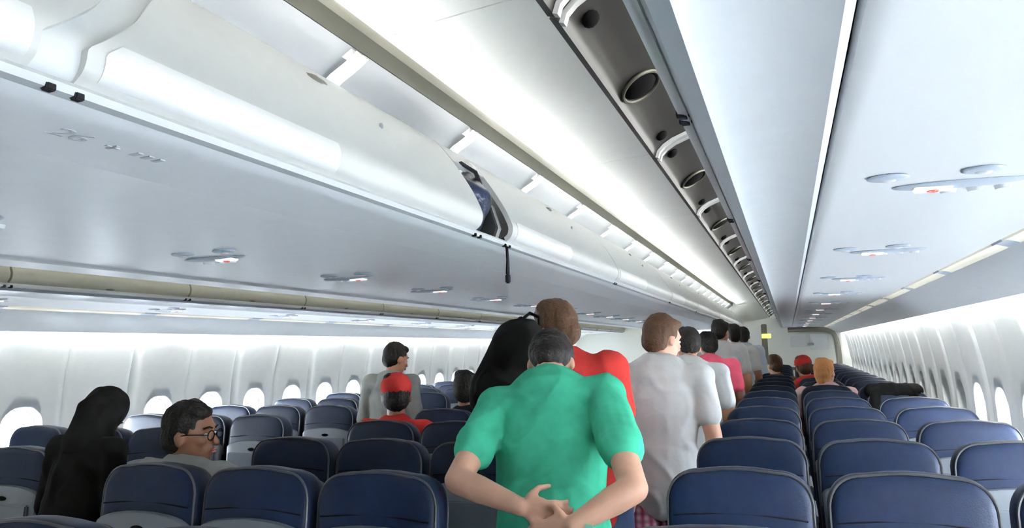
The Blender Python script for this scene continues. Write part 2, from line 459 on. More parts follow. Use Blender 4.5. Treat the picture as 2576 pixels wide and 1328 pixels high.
cb = [(-1.5, -.25, 'white centre overhead bin behind the camera'),
      (-.25, .655, 'white centre overhead bin at the near end, its door ending in a curved grey seam'),
      (.655, 1.99, 'long white centre overhead bin above the row 26 number, latch near its upper edge'),
      (1.99, 2.236, 'narrow open centre overhead bin with a dark blue bag inside'),
      (2.236, 3.85, 'closed white centre overhead bin just past the open one with the bag'),
      (3.85, 5.77, 'closed white centre overhead bin, second past the open one'),
      (5.77, 7.52, 'closed white centre overhead bin, third past the open one'),
      (7.52, 10.0, 'closed white centre overhead bin, fourth past the open one'),
      (10.0, 12.6, 'distant closed centre overhead bin, last but one before the bulkhead'),
      (12.6, 15.55, 'distant closed centre overhead bin ending at the bulkhead')]
for i, (a, b_, l) in enumerate(cb):
    if i == 0: l = 'white centre overhead bin at the very start of the row, cut by the frame'
    centre_bin(a, b_, l, 'open' if i == 3 else 'closed', near=(i == 1), curved=(i == 2))
# the bag in the open bin
bm = bmesh.new(); ell(bm, (0, 0, 0), (.125, .106, .115), sub=4)
for v in bm.verts: v.co.z += .006*math.sin(v.co.y*70)*(1 if v.co.x > 0 else .3); v.co.x += .008*math.sin(v.co.z*60+v.co.y*20)
bag = mesh_obj('duffel_bag', bm, 'sleevebag'); bag.location = (-.978, 2.113, H+.462)
tag(bag, 'dark blue crumpled nylon bag stuffed into the open centre bin', 'bag')
bm = bmesh.new(); tube(bm, [(.0, -.09, .10), (.06, -.05, .12), (.085, 0, .10), (.09, .06, .04)], .007, 6); mesh_obj('bag_strap', bm, 'dark', bag)
bm = bmesh.new(); tube(bm, [(.05, .09, -.10), (.10, .095, -.112), (.130, .115, -.10), (.138, .125, -.13), (.14, .125, -.17), (.138, .127, -.215)], [.004, .004, .005, .005, .0055, .007], 6)
box(bm, .132, .146, .118, .134, -.245, -.215, .003)
mesh_obj('hanging_cord', bm, 'dark', bag)

# outboard bins. s=+1 beside the camera (doors swung up), s=-1 at the far windows (doors closed)
def out_under(): return [(-.083, .318), (-.076, .322), (-.06, .330), (.0, .334), (.045, .326), (.070, .316), (.081, .321), (.083, .345)]
def side_prof(): return [(.0885, .345), (.090, .319), (.104, .313), (.12, .316), (.30, .316), (.60, .312), (.655, .314)]
def outer_prof(): return [(.708, .300), (.74, .275), (.80, .243), (.88, .208), (.948, .188), (.956, .215)]
def lens_prof(): return [(.655, .314), (.66, .308), (.672, .312), (.700, .304), (.708, .300)]
def out_bin(ya, yb, label, side, m_door):
    s = side
    def X(pr): return Z(pr if s > 0 else mir(pr))
    root = thing('overhead_bin', label, 'overhead bin', (0, 0, 0), 'overhead bins beside the camera' if s > 0 else 'overhead bins over the far windows')
    T = -.014 if s < 0 else .014
    bm = bmesh.new(); extr(bm, X(sheet(out_under(), .012)) if s > 0 else X(sheet(out_under(), .012)), ya, yb); mesh_obj('lower_panel', bm, 'under', root)
    bm = bmesh.new(); extr(bm, X(sheet([(-.116, .338), (-.106, .323), (-.0835, .318)], .010)), ya, yb); mesh_obj('edge_trim', bm, 'edge', root)
    bm = bmesh.new()
    for y in (ya+.004, yb-.024): extr(bm, X([(-.10, .352), (-.125, .40), (-.09, .48), (-.03, .56), (-.015, .572), (.74, .572), (.88, .42), (.88, .352)]), y, y+.02)
    extr(bm, X([(-.015, .572), (.74, .572), (.74, .587), (-.015, .587)]), ya, yb)
    extr(bm, X(sheet([(.74, .572), (.88, .45), (.90, .352)], .012)), ya, yb)
    extr(bm, X([(-.10, .346), (.9, .346), (.9, .352), (-.10, .352)]), ya, yb)
    mesh_obj('shell', bm, 'under2', root)
    bm = bmesh.new(); extr(bm, X([(-.117, .335), (-.131, .338), (-.135, .348), (-.127, .356), (-.111, .352)]), ya, yb); mesh_obj('rail', bm, 'rail', root)
    for y in (ya+.016, yb-.016):
        xx = (-.134, -.116) if s > 0 else (2*XC+.116, 2*XC+.134)
        bm = bmesh.new(); box(bm, xx[0], xx[1], y-.009, y+.009, H+.333, H+.349, .003); mesh_obj('rail_clip', bm, 'dark', root)
    if s > 0:
        pr = [(.014, .662), (-.05, .650), (-.12, .632), (-.19, .609), (-.235, .593), (-.27, .580), (-.295, .565), (-.312, .548), (-.318, .530)]
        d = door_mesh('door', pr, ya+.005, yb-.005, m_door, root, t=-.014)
        for y in (ya+.010, yb-.026):
            b2 = bmesh.new(); extr(b2, Z(sheet([(x+.001, z-.002) for x, z in pr[1:]], .009)), y, y+.016); mesh_obj('edge_strip', b2, 'bin_pale', d)
        ym = (ya+yb)/2
        b2 = bmesh.new(); ell(b2, (0, 0, 0), (.042, .058, .012), sub=3)
        l = mesh_obj('latch', b2, 'dark', d); l.location = (-.272, ym, H+.576); l.rotation_euler = (0, -.55, 0)
        b2 = bmesh.new()
        pts = [(.046*math.cos(a), .062*math.sin(a), -.006) for a in [2*PI*k/24 for k in range(25)]]
        tube(b2, pts, .004, 6, cap=False); b3 = mesh_obj('latch_rim', b2, 'chan', l)
        for y in (ya+.10, yb-.10):
            b2 = bmesh.new(); ell(b2, (0, 0, 0), (.017, .026, .008), sub=2)
            l = mesh_obj('bumper', b2, 'dark', d); l.location = (-.285, y, H+.566); l.rotation_euler = (0, -.6, 0)
        for y in (ya+.05, yb-.05):
            b2 = bmesh.new(); tube(b2, [(-.03, y, H+.42), (-.05, y, H+.55), (-.09, y, H+.635)], .006, 6); mesh_obj('hinge_arm', b2, 'grey', d)
    else:
        pr = [(2*XC-(-.846-aisle+ -0)*-1, 0)]
        base = [(2*aisle-x, z) for x, z in door_prof()]      # mirrored about the aisle -> beside-camera side
        pr = [(2*XC-x, z) for x, z in base]
        d = door_mesh('door', pr, ya+.006, yb-.006, m_door, root, t=.014)
        b2 = bmesh.new(); ell(b2, (0, 0, 0), (.008, .04, .010), sub=2); l = mesh_obj('latch', b2, 'chan', d); l.location = (pr[2][0]+.003, (ya+yb)/2, pr[2][1]+H+.01)
    return root
ys = [-.95, .08, 1.10, 2.07, 3.07, 4.13, 5.2, 6.27, 7.33, 8.4, 9.47, 10.53, 11.6, 12.67, 13.73, 14.6, 15.56]
for i, (a, b_) in enumerate(zip(ys[:-1], ys[1:])):
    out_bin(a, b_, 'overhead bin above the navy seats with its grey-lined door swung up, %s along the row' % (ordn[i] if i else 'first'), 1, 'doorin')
yl = [-.95, .12, 1.2, 2.30, 3.36, 4.457, 5.55, 6.62, 7.7, 8.8, 9.9, 11.0, 12.1, 13.2, 14.3, 15.56]
for i, (a, b_) in enumerate(zip(yl[:-1], yl[1:])):
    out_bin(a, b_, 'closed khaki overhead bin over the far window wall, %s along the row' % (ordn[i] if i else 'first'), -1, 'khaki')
# outboard service channel, lens strip and wall-side panel: continuous trims
for s in (1, -1):
    def X(pr): return Z(pr if s > 0 else mir(pr))
    bm = bmesh.new(); extr(bm, X(sheet(side_prof(), .012)), YA, YB); struct(mesh_obj('trim_service_channel', bm, 'under2'))
    bm = bmesh.new(); extr(bm, X([(.072, .346), (.098, .346), (.098, .35), (.072, .35)]), YA, YB); struct(mesh_obj('trim_gap', bm, 'gap'))
    bm = bmesh.new(); extr(bm, X(sheet(outer_prof(), .012)), YA, YB); struct(mesh_obj('trim_wall_side', bm, 'under'))
    y = YA+.2; k = 0
    while y < YB-.5:
        L = 1.067
        bm = bmesh.new(); extr(bm, X(sheet(lens_prof(), .010)), y, y+L-.13)
        o = tag(mesh_obj('strip_lens', bm, 'cream'), 'cream lamp lens strip under the bins %s, %s from the camera' % ('beside the near windows' if s > 0 else 'beside the far windows', ordn[min(k, 17)]), 'lamp', 'cream lens strips under the bins')
        bm = bmesh.new(); extr(bm, X(sheet(lens_prof(), .012)), y+L-.13, y+L); mesh_obj('end_cap', bm, 'vent', o)
        y += L; k += 1
    xw = .985 if s > 0 else 2*XC-.985
# wash lamps in the slot between the bins and the sidewalls
for s in (1, -1):
    x = XC+s*2.652
    tubes(x, .262, 'wash', 'wash lamp tube in the slot over the %s windows' % ('near' if s > 0 else 'far'), 'sidewall wash lamps', YA, YB-1.3, r=.009)

# passenger service units
def text_obj(txt, size, loc, rot, parent, m='text'):
    c = bpy.data.curves.new('lettering', 'FONT'); c.body = txt; c.size = size; c.extrude = .0006
    c.align_x = 'CENTER'; c.align_y = 'CENTER'; c.materials.append(M[m])
    tmp = bpy.data.objects.new('tmp', c); COL.objects.link(tmp); dg = bpy.context.evaluated_depsgraph_get(); dg.update()
    me = bpy.data.meshes.new_from_object(tmp.evaluated_get(dg)); bpy.data.objects.remove(tmp); me.materials.clear(); me.materials.append(M[m])
    o = bpy.data.objects.new('lettering', me); COL.objects.link(o); o.location = loc; o.rotation_euler = rot; o.parent = parent
    return o
def psu(cx, y, z, label, grp, sx=1):
    root = thing('service_unit', label, 'service unit', (cx, y, z), grp)
    for dx in (-.085*sx, .075*sx):
        bm = bmesh.new()
        ell(bm, (0, 0, 0), (.038, .030, .006), sub=3); o = mesh_obj('reading_light', bm, 'vent', root); o.location = (dx, -.09, 0)
        bm = bmesh.new(); ell(bm, (0, 0, -.004), (.016, .013, .006), sub=2); mesh_obj('lamp_lens', bm, 'under2', o)
    bm = bmesh.new(); ell(bm, (0, 0, 0), (.125, .030, .008), sub=3); o = mesh_obj('sign_bezel', bm, 'vent', root); o.location = (.06*sx, .03, 0)
    bm = bmesh.new(); box(bm, -.085, -.015, -.017, .017, -.011, .002, .003); s_ = mesh_obj('lit_sign', bm, 'sign', o); s_.location.x = 0 if sx > 0 else .10
    bm = bmesh.new(); tube(bm, [(-.05+.010*math.cos(a), .010*math.sin(a), -.0115) for a in [2*PI*k/16 for k in range(17)]], .0016, 5, cap=False)
    tube(bm, [(-.043, .007, -.0115), (-.057, -.007, -.0115)], .0013, 5)
    q = mesh_obj('no_smoking_symbol', bm, 'red', s_)
    for dx in (.01, .06, .11):
        bm = bmesh.new(); bmesh.ops.create_cone(bm, cap_ends=True, segments=16, radius1=.014, radius2=.018, depth=.014)
        o = mesh_obj('air_nozzle', bm, 'under2', root); o.location = ((dx+.04)*sx, .10, 0)
    return root
k = 0; y = 1.66
while y < 15:
    psu(.285, y, H+.313, 'service unit with lit sign over the near window seats, %s along the row' % (ordn[k] if k else 'first'), 'service units over the near window seats')
    psu(2*XC-.285, y-.3, H+.313, 'service unit under the far window bins, %s along the row' % (ordn[k] if k else 'first'), 'service units under the far window bins', -1)
    y += 1.16; k += 1
k = 0; y = 1.10
while y < 15:
    psu(XC, y, H+.323, 'service unit in the middle of the centre bin underside, %s along the row' % (ordn[k] if k else 'first'), 'service units under the centre bins', -1)
    y += .79; k += 1
TXT = Matrix(((0, 1, 0), (1, 0, 0), (0, 0, -1))).to_euler()
# row number placards on the centre bins' lower strip
for k, y in enumerate((.76,)):
    num = str(26-k)
    root = thing('row_placard', 'small grey printed row number %s on the centre bin underside' % num, 'placard', (0, 0, 0), 'row number placards')
    text_obj(num, .060, (-.955, y, H+.3255), TXT, root)
    bm = bmesh.new(); yy = y+.07
    box(bm, -.958, -.952, yy-.012, yy+.012, H+.3245, H+.3275); box(bm, -.967, -.943, yy-.003, yy+.003, H+.3245, H+.3275)
    mesh_obj('arrow_mark', bm, 'text', root)
    bm = bmesh.new()
    for q in range(3): box(bm, -.966, -.945, yy+.04+q*.022, yy+.050+q*.022, H+.3245, H+.3275)
    mesh_obj('seat_letters_mark', bm, 'text', root)

# end of cabin: arch frame, divider, exit sign
root = thing('bulkhead_arch', 'dark curved arch frame around the white bulkhead at the cabin end', 'arch frame', (0, YB-.36, H))
bm = bmesh.new()
pr = [(.0, .265), (.45, .265), (.68, .24), (.80, .18), (.85, .06), (.87, -.08), (.88, -.3), (.88, -.6), (.87, -1.45)]
tube(bm, [(x, 0, z) for x, z in pr], .045, 8); mesh_obj('arch_bar', bm, 'frame', root)
bm = bmesh.new(); box(bm, .0, .98, -.05, .02, -.50, -.44, .01); mesh_obj('ledge', bm, 'frame', root)
root = thing('galley_cabinet', 'white galley cabinet with monitor panels at the end of the seats', 'cabinet', (.4, YB-.12, 0))
bm = bmesh.new(); box(bm, -.38, .44, -.22, .08, .02, H+.20, .03); mesh_obj('body', bm, 'bulk', root)
for dx, dz, w, h in ((-.22, H+.04, .15, .11), (.14, H+.02, .16, .15)):
    bm = bmesh.new(); box(bm, dx-w, dx+w, -.245, -.221, dz-h, dz+h, .015); mesh_obj('door', bm, 'bin_pale', root)
bm = bmesh.new(); box(bm, -.05, .05, -.252, -.244, H-.04, H+.0, .004); mesh_obj('handle', bm, 'grey', root)
root = thing('aisle_divider', 'olive class divider post with a yellow-green exit sign beside the far aisle end', 'divider', (-.36, 12.9, 0))
bm = bmesh.new(); box(bm, -.05, .04, -.03, .03, .0, H+.33, .01); mesh_obj('post', bm, 'frame', root)
bm = bmesh.new(); box(bm, -.045, .10, -.06, -.031, H+.10, H+.17, .006); s_ = mesh_obj('exit_sign', bm, 'exit', root)
t_ = text_obj('EXIT', .05, (.027, -.062, H+.135), (PI/2, 0, 0), root, 'bulk')

# ------------------------------------------------------------------ seats
def seat_outline(inset, n=10, bot=-.56):
    """rounded-top backrest outline in (x,z), z=0 at the top"""
    hw, ht = .213-inset, .150-inset
    pts = []
    r = .105
    # right side going up, then corner, then top
    pts.append((.200-inset, bot+inset)); pts.append((.208-inset, bot*.7)); pts.append((hw, bot*.45)); pts.append((hw, -.20))
    cx, cz = .108, -.112
    rx, rz = hw-cx, .112-inset
    for k in range(1, n+1):
        a = PI/2*k/n
        c, s = math.cos(a), math.sin(a)
        pts.append((cx+rx*(c**.85 if c > 0 else 0), cz-.006+rz*s**.85))
    pts.append((.05, -inset+.001))
    pts.append((0, -inset+.003))
    left = [(-x, z) for x, z in pts[::-1][1:]]
    return pts+left
def pillow(bm, layers, bot=-.56, yoff=0, cap_bulge=.006):
    """layers: (inset, y) from rear face to front face"""
    rings = []
    for ins, y in layers:
        rings.append([bm.verts.new((x, y+yoff, z)) for x, z in seat_outline(ins, bot=bot)])
    N = len(rings[0])
    for a, b_ in zip(rings[:-1], rings[1:]):
        for i in range(N): bm.faces.new((a[i], a[(i+1) % N], b_[(i+1) % N], b_[i]))
    for ring, d in ((rings[0], -cap_bulge), (rings[-1], cap_bulge)):
        cz = sum(v.co.z for v in ring)/N
        prev = ring
        for f in (.75, .45, .2):
            nr = [bm.verts.new((v.co.x*f, v.co.y+d*(1-f), cz+(v.co.z-cz)*f)) for v in ring]
            for i in range(N): bm.faces.new((prev[i], prev[(i+1) % N], nr[(i+1) % N], nr[i]))
            prev = nr
        bm.faces.new(prev)
TOPZ = H-.363
def make_seat():
    root = bpy.data.objects.new('airline_seat', None); COL.objects.link(root); root.empty_display_size = .1
    def K(o, p=root): kid(p, o); return o
    tilt = -.10
    # backrest: local z=0 at top; rotated around the top
    bm = bmesh.new()
    pillow(bm, [(.030, -.004), (.014, .000), (.004, .010), (0, .024), (0, .070), (.006, .092), (.018, .106), (.034, .112)], cap_bulge=.004)
    back = K(mesh_obj('backrest', bm, 'leather', root, angle=60)); back.location = (0, 0, TOPZ); back.rotation_euler = (tilt, 0, 0)
    bm = bmesh.new(); pts = [(x, .006, z) for x, z in seat_outline(.006)][2:-2]; tube(bm, pts, .0042, 6)
    pts = [(x, .100, z) for x, z in seat_outline(.010)][2:-2]; tube(bm, pts, .003, 6)
    K(mesh_obj('piping', bm, 'pipe', back), back)
    bm = bmesh.new(); tube(bm, [(-.19+.38*k/12, -.005-.0*k, -.142+.012*math.sin(PI*k/12)) for k in range(13)], .0025, 5)
    K(mesh_obj('seam', bm, 'dark', back), back)
    # rear plastic shell with arched top edge
    bm = bmesh.new(); rings = []
    n = 16
    for y, ins in ((.02, 0), (-.012, 0), (-.024, .008), (-.028, .02)):
        ring = []
        for k in range(n+1):
            a = PI*k/n; x = (.203-ins)*math.cos(a); z = -.205+(.045-ins*.6)*math.sin(a)
            ring.append(bm.verts.new((x, y, z)))
        for x in (-.19+ins, .19-ins): ring.append(bm.verts.new((x, y, -.60+ins)))
        rings.append(ring)
    for a, b_ in zip(rings[:-1], rings[1:]):
        for i in range(len(a)): bm.faces.new((a[i], a[(i+1) % len(a)], b_[(i+1) % len(a)], b_[i]))
    bm.faces.new(rings[0]); bm.faces.new(rings[-1])
    sh = K(mesh_obj('back_shell', bm, 'shell', back), back)
    # tray table with latch
    bm = bmesh.new(); box(bm, -.17, .17, -.046, -.027, -.47, -.235, .006)
    tr = K(mesh_obj('tray_table', bm, 'tray', root)); tr.location = back.location; tr.rotation_euler = back.rotation_euler
    bm = bmesh.new(); ell(bm, (0, 0, 0), (.028, .007, .010), sub=2); l = K(mesh_obj('tray_latch', bm, 'dark', tr), tr); l.location = (0, -.030, -.215)
    bm = bmesh.new(); box(bm, -.165, .165, -.060, -.026, -.66, -.50, .01)
    p = K(mesh_obj('magazine_pocket', bm, 'leather', root)); p.location = back.location; p.rotation_euler = back.rotation_euler
    # cushion
    bm = bmesh.new(); box(bm, -.208, .208, .14, .60, .36, .47, .03)
    K(mesh_obj('seat_cushion', bm, 'leather', root))
    for s in (-1, 1):
        bm = bmesh.new(); box(bm, -.0125, .0125, .10, .50, -.012, .022, .006); box(bm, -.010, .010, .10, .15, -.22, 0, .004)
        a = K(mesh_obj('armrest', bm, 'grey', root)); a.location = (s*.2155, 0, .64)
    bm = bmesh.new(); box(bm, -.21, .21, .16, .58, .31, .36, .01); K(mesh_obj('seat_frame', bm, 'grey', root))
    for s in (-1, 1):
        for yy in (.18, .52):
            bm = bmesh.new(); tube(bm, [(0, 0, .0), (0, .03 if yy < .3 else -.03, .32)], .014, 8)
            l = K(mesh_obj('leg', bm, 'rail', root)); l.location = (s*.15, yy, 0)
    return root
proto = make_seat()
used = [False]
def place_seat(x, y, label, grp):
    if not used[0]: o = proto; used[0] = True
    else: o = dup(proto)
    o.location = (x, y, 0); tag(o, label, 'airline seat', grp); return o
SP = .4562; XB = .2869; XE = -1.6844
YR, YCc = 2.3477, 2.0668
rown = ['row closest to the camera', 'second row', 'third row', 'fourth row', 'fifth row', 'sixth row', 'seventh row', 'eighth row', 'ninth row', 'tenth row', 'eleventh row', 'twelfth row', 'thirteenth row', 'fourteenth row', 'fifteenth row', 'sixteenth row', 'seventeenth row', 'eighteenth row']
for r in range(0, 17):
    for c, x, nm in (('A', XB-SP, 'aisle seat'), ('B', XB, 'middle seat'), ('C', XB+SP, 'window seat')):
        if r == 0 and c != 'A': continue
        if r < 2 and c == 'C': 
            if r == 0: continue
        y = YR+(r-1)*.79
        place_seat(x, y, 'navy leather %s in the block beside the near windows, %s' % (nm, rown[r]), 'seats beside the near windows')
for r in range(0, 9):
    for c, x, nm in (('D', XE+SP, 'seat on the crowded aisle'), ('E', XE, 'middle seat'), ('F', XE-SP, 'seat on the far aisle')):
        if r == 0 and c == 'F': continue
        if r > 5 and c == 'D': continue
        y = YCc+(r-1)*.79
        place_seat(x, y, 'dark leather %s in the centre block, %s' % (nm, rown[r]), 'centre block seats')
for r in range(1, 11):
    for c, xx, nm in (('G', XB-SP, 'aisle seat'), ('H', XB, 'middle seat'), ('I', XB+SP, 'window seat')):
        if r == 1 and c == 'I': continue
        y = YR+(r-1)*.79
        place_seat(2*XC-xx, y, 'window-lit leather %s in the block along the far windows, %s' % (nm, rown[r-1]), 'seats along the far windows')

# ------------------------------------------------------------------ people
V = Vector
from mathutils import noise
def remeshed(name, bm, m, parent, voxel, smooth=3, fac=.5):
    bmesh.ops.recalc_face_normals(bm, faces=bm.faces)
    me = bpy.data.meshes.new(name); bm.to_mesh(me); bm.free()
    o = bpy.data.objects.new('tmp', me); COL.objects.link(o)
    r = o.modifiers.new('r', 'REMESH'); r.mode = 'VOXEL'; r.voxel_size = voxel; r.use_smooth_shade = True
    s = o.modifiers.new('s', 'SMOOTH'); s.factor = fac; s.iterations = smooth
    dg = bpy.context.evaluated_depsgraph_get(); dg.update()
    me2 = bpy.data.meshes.new_from_object(o.evaluated_get(dg))
    bpy.data.objects.remove(o); bpy.data.meshes.remove(me)
    if name in ('shirt', 'trousers', 'shorts', 'jacket', 'backpack', 'hood', 'hair'):
        hair_ = name == 'hair'
        sc = V((60, 60, 14)) if hair_ else V((7, 7, 5)); am = .0045 if hair_ else .011
        nrm = [v.normal.copy() for v in me2.vertices]
        for v, n_ in zip(me2.vertices, nrm):
            p = V((v.co.x*sc.x, v.co.y*sc.y, v.co.z*sc.z))
            d = noise.noise(p) if hair_ else max(-.08, 1-abs(noise.noise(p))*2.6-.5)
            v.co += n_*d*am
        me2.update()
    me2.name = name; me2.materials.clear(); me2.materials.append(M[m])
    me2.polygons.foreach_set('use_smooth', [True]*len(me2.polygons))
    q = bpy.data.objects.new(name, me2); COL.objects.link(q); q.parent = parent
    return q
def hand(bm, wrist, d, side, nrm, curl=.35, s=1.0, thumb=1):
    """palm, four jointed fingers and a thumb; d along the hand, side across it, nrm out of the palm"""
    d = V(d).normalized(); side = V(side); side = (side-d*side.dot(d)).normalized(); nrm = V(nrm); nrm = (nrm-d*nrm.dot(d)-side*nrm.dot(side)).normalized()
    w = V(wrist)
    R = Matrix((side, nrm, d)).transposed()
    ell(bm, w+d*.048*s, (.041*s, .016*s, .054*s), R, 2)
    for k, (o, L) in enumerate(((-.030, .068), (-.010, .078), (.011, .073), (.030, .058))):
        p = w+d*.088*s+side*o*s; ang = curl*(.6+.12*k); r = .0088*s
        dirv = d
        for j, f in enumerate((.45, .32, .23)):
            ang_j = ang*(1+j*.5)
            dirv = (dirv*math.cos(ang_j)+nrm*math.sin(ang_j)).normalized() if j else (d*math.cos(ang*.6)+nrm*math.sin(ang*.6)+side*o*1.2).normalized()
            q = p+dirv*L*f*s
            capsule(bm, p, q, r, r*.9, 8); p = q; r *= .9
    b0 = w+d*.022*s-side*.034*s*thumb; b1 = b0+(d*.6-side*.7*thumb+nrm*.35)*.036*s; b2 = b1+(d*.85-side*.25*thumb+nrm*.4)*.032*s
    capsule(bm, b0, b1, .012*s, .0105*s, 8); capsule(bm, b1, b2, .0105*s, .0085*s, 8)

def person(name, label, loc, h=1.72, lean=0, side=0, head=(0, 0), arms=None, sit=False, yaw=0, skin='skin', hair='hair', hairlen=0,
           top='white', sleeve='short', bottom='denim', shorts=False, vox=.009, hood=False, glasses=False, cap=None, wide=1.0, headshift=(0, 0, 0), group=None, stripe=None):
    root = thing(name, label, 'person', (loc[0], loc[1], 0), group); root.rotation_euler = (0, 0, yaw)
    s = h/1.72
    P = V((0, 0, .95*s)) if not sit else V((0, 0, .575))
    Rl = Matrix.Rotation(side, 3, 'Y') @ Matrix.Rotation(-lean, 3, 'X')
    def T(x, y, z): return P+Rl @ V((x*s, y*s, z*s))
    waist, chest, neck = T(0, 0, .13), T(0, .01, .34), T(0, -.005, .485)
    hp, hy = head
    Rh = Rl @ Matrix.Rotation(hy, 3, 'Z') @ Matrix.Rotation(-hp, 3, 'X')
    HC = neck + Rl @ V((0, .01, .07))*s + Rh @ V((0, .012, .095))*s + V(headshift)
    def Hh(x, y, z): return HC+Rh @ V((x*s, y*s, z*s))
    sh = {k: T(k*.175*wide, -.005, .455) for k in (-1, 1)}
    arms = arms or {}
    J = {}
    for k in (-1, 1):
        if k in arms:
            el, wr = V(arms[k][0]), V(arms[k][1])
        else:
            el = sh[k]+V((k*.055, -.03, -.28))*s; wr = el+V((-k*.01, .13, -.22))*s
        J[k] = (el, wr)
    if sit:
        hip = {k: P+V((k*.09, .03, -.02)) for k in (-1, 1)}; knee = {k: P+V((k*.11, .44, -.02)) for k in (-1, 1)}
        ank = {k: V((k*.11, .44, .09)) for k in (-1, 1)}
    else:
        hip = {k: P+V((k*.088*s, 0, -.03*s)) for k in (-1, 1)}
        knee = {k: V((k*.10*s, .02+.03*k, .50*s)) for k in (-1, 1)}; ank = {k: V((k*.105*s, -.02+.05*k, .09)) for k in (-1, 1)}
    YA_ = Rl @ V((0, 1, 0))
    def torso(bm, g, top_=True):
        capsule(bm, P, waist, (.158*wide)*s+g, .150*wide*s+g, 20, .70, YA_)
        capsule(bm, waist, chest, (.148*wide)*s+g, .168*wide*s+g, 20, .66, YA_)
        if top_:
            capsule(bm, chest, T(0, 0, .40), .168*wide*s+g, .150*wide*s+g, 20, .62, YA_)
            for k in (-1, 1):
                capsule(bm, T(0, -.005, .43), sh[k], .072*s+g, .060*s+g, 14)
                capsule(bm, T(0, -.01, .47), T(k*.12*wide, -.01, .455), .058*s+g*.6, .05*s+g*.6, 12)
    # ---- body: one continuous surface
    bm = bmesh.new()
    torso(bm, 0)
    capsule(bm, neck-Rl @ V((0, 0, .03)), HC+Rh @ V((0, -.015, -.05))*s, .056*s, .052*s, 14)
    ell(bm, Hh(0, -.008, .02), (.076*s, .095*s, .100*s), Rh)
    ell(bm, Hh(0, .022, -.045), (.060*s, .068*s, .070*s), Rh)
    ell(bm, Hh(0, .060, -.088), (.026*s, .022*s, .022*s), Rh, 2)
    capsule(bm, Hh(0, .085, .012), Hh(0, .108, -.028), .010*s, .014*s, 8)
    ell(bm, Hh(0, .086, -.055), (.024*s, .012*s, .009*s), Rh, 2)
    ell(bm, Hh(0, .080, .030), (.055*s, .014*s, .010*s), Rh, 2)
    for k in (-1, 1):
        ell(bm, Hh(k*.078, -.005, -.012), (.009*s, .020*s, .032*s), Rh, 2)
        ell(bm, Hh(k*.040, .066, -.022), (.020*s, .018*s, .018*s), Rh, 2)
        el, wr = J[k]
        capsule(bm, sh[k], el, .052*s, .042*s, 14); capsule(bm, el, el+(wr-el)*.35, .043*s, .042*s, 12); capsule(bm, el+(wr-el)*.35, wr, .042*s, .027*s, 12)
        d = (wr-el).normalized()
        hd = arms.get(k, (0, 0, None))[2] if k in arms and len(arms[k]) > 2 else None
        hd = hd or dict(d=d, side=V((0, -k, 0)) if abs(d.y) < .8 else V((0, 0, 1)), nrm=V((-k, 0, 0)), curl=.35)
        hand(bm, wr, hd['d'], hd['side'], hd['nrm'], hd.get('curl', .35), s, hd.get('thumb', 1))
        capsule(bm, hip[k], knee[k], .085*s, .056*s, 14); capsule(bm, knee[k], knee[k]+(ank[k]-knee[k])*.35, .056*s, .054*s, 12); capsule(bm, knee[k]+(ank[k]-knee[k])*.35, ank[k], .054*s, .036*s, 12)
        capsule(bm, ank[k]+V((0, 0, -.04)), ank[k]+V((k*.015, .15, -.055)), .036*s, .030*s, 10)
    remeshed('body', bm, skin, root, vox)
    # ---- eyes, brows and lips
    for k in (-1, 1):
        b2 = bmesh.new(); ell(b2, (0, 0, 0), (.0115*s, .010*s, .0075*s), sub=2)
        e = mesh_obj('eye', b2, 'eye', root); e.location = Hh(k*.031, .0785, .004); e.rotation_euler = Rh.to_euler()
        b2 = bmesh.new(); ell(b2, (0, .0085*s, 0), (.0048*s, .003*s, .0048*s), sub=2); mesh_obj('iris', b2, 'dark', e)
        b2 = bmesh.new(); tube(b2, [Hh(k*.012, .093, .030), Hh(k*.030, .092, .036), Hh(k*.050, .078, .030)], .0038*s, 6); mesh_obj('eyebrow', b2, hair, root)
    b2 = bmesh.new(); ell(b2, (0, 0, .003*s), (.022*s, .007*s, .004*s), sub=2); ell(b2, (0, 0, -.005*s), (.018*s, .008*s, .005*s), sub=2)
    l = mesh_obj('lips', b2, 'lip', root); l.location = Hh(0, .096, -.056); l.rotation_euler = Rh.to_euler()
    # ---- hair
    bm = bmesh.new()
    ell(bm, Hh(0, -.022, .036), (.084*s, .098*s, .100*s), Rh); ell(bm, Hh(0, -.05, -.01), (.076*s, .068*s, .075*s), Rh)
    ell(bm, Hh(.01, .03, .088), (.058*s, .052*s, .030*s), Rh); ell(bm, Hh(-.03, -.02, .10), (.045*s, .06*s, .035*s), Rh)
    if hairlen:
        capsule(bm, Hh(0, -.055, 0), Hh(0, -.075, -hairlen), .080*s, .055*s, 14, .6, Rh @ V((0, 1, 0)))
    remeshed('hair', bm, hair, root, max(.007, vox*.8), 2)
    if hood:
        bm = bmesh.new(); ell(bm, Hh(0, -.03, .03), (.105*s, .115*s, .135*s), Rh); capsule(bm, Hh(0, -.06, -.02), neck, .10*s, .12*s, 14)
        remeshed('hood', bm, top, root, vox, 3)
    if cap:
        bm = bmesh.new(); ell(bm, Hh(0, -.018, .055), (.090*s, .106*s, .085*s), Rh)
        q = remeshed('cap_crown', bm, cap, root, vox, 2)
        bm = bmesh.new(); ell(bm, Hh(0, .115, .055), (.065*s, .065*s, .008*s), Rh, 3); remeshed('cap_brim', bm, cap, root, .006, 1)
    if glasses:
        b2 = bmesh.new()
        for k in (-1, 1):
            tube(b2, [Hh(k*.032+.024*math.cos(a), .101, .004+.018*math.sin(a)) for a in [2*PI*i/14 for i in range(15)]], .002, 5, False)
            tube(b2, [Hh(k*.056, .100, .008), Hh(k*.080, .03, .008), Hh(k*.082, -.01, .002)], .002, 5)
        tube(b2, [Hh(-.008, .102, .006), Hh(.008, .102, .006)], .002, 5)
        mesh_obj('glasses', b2, 'dark', root)
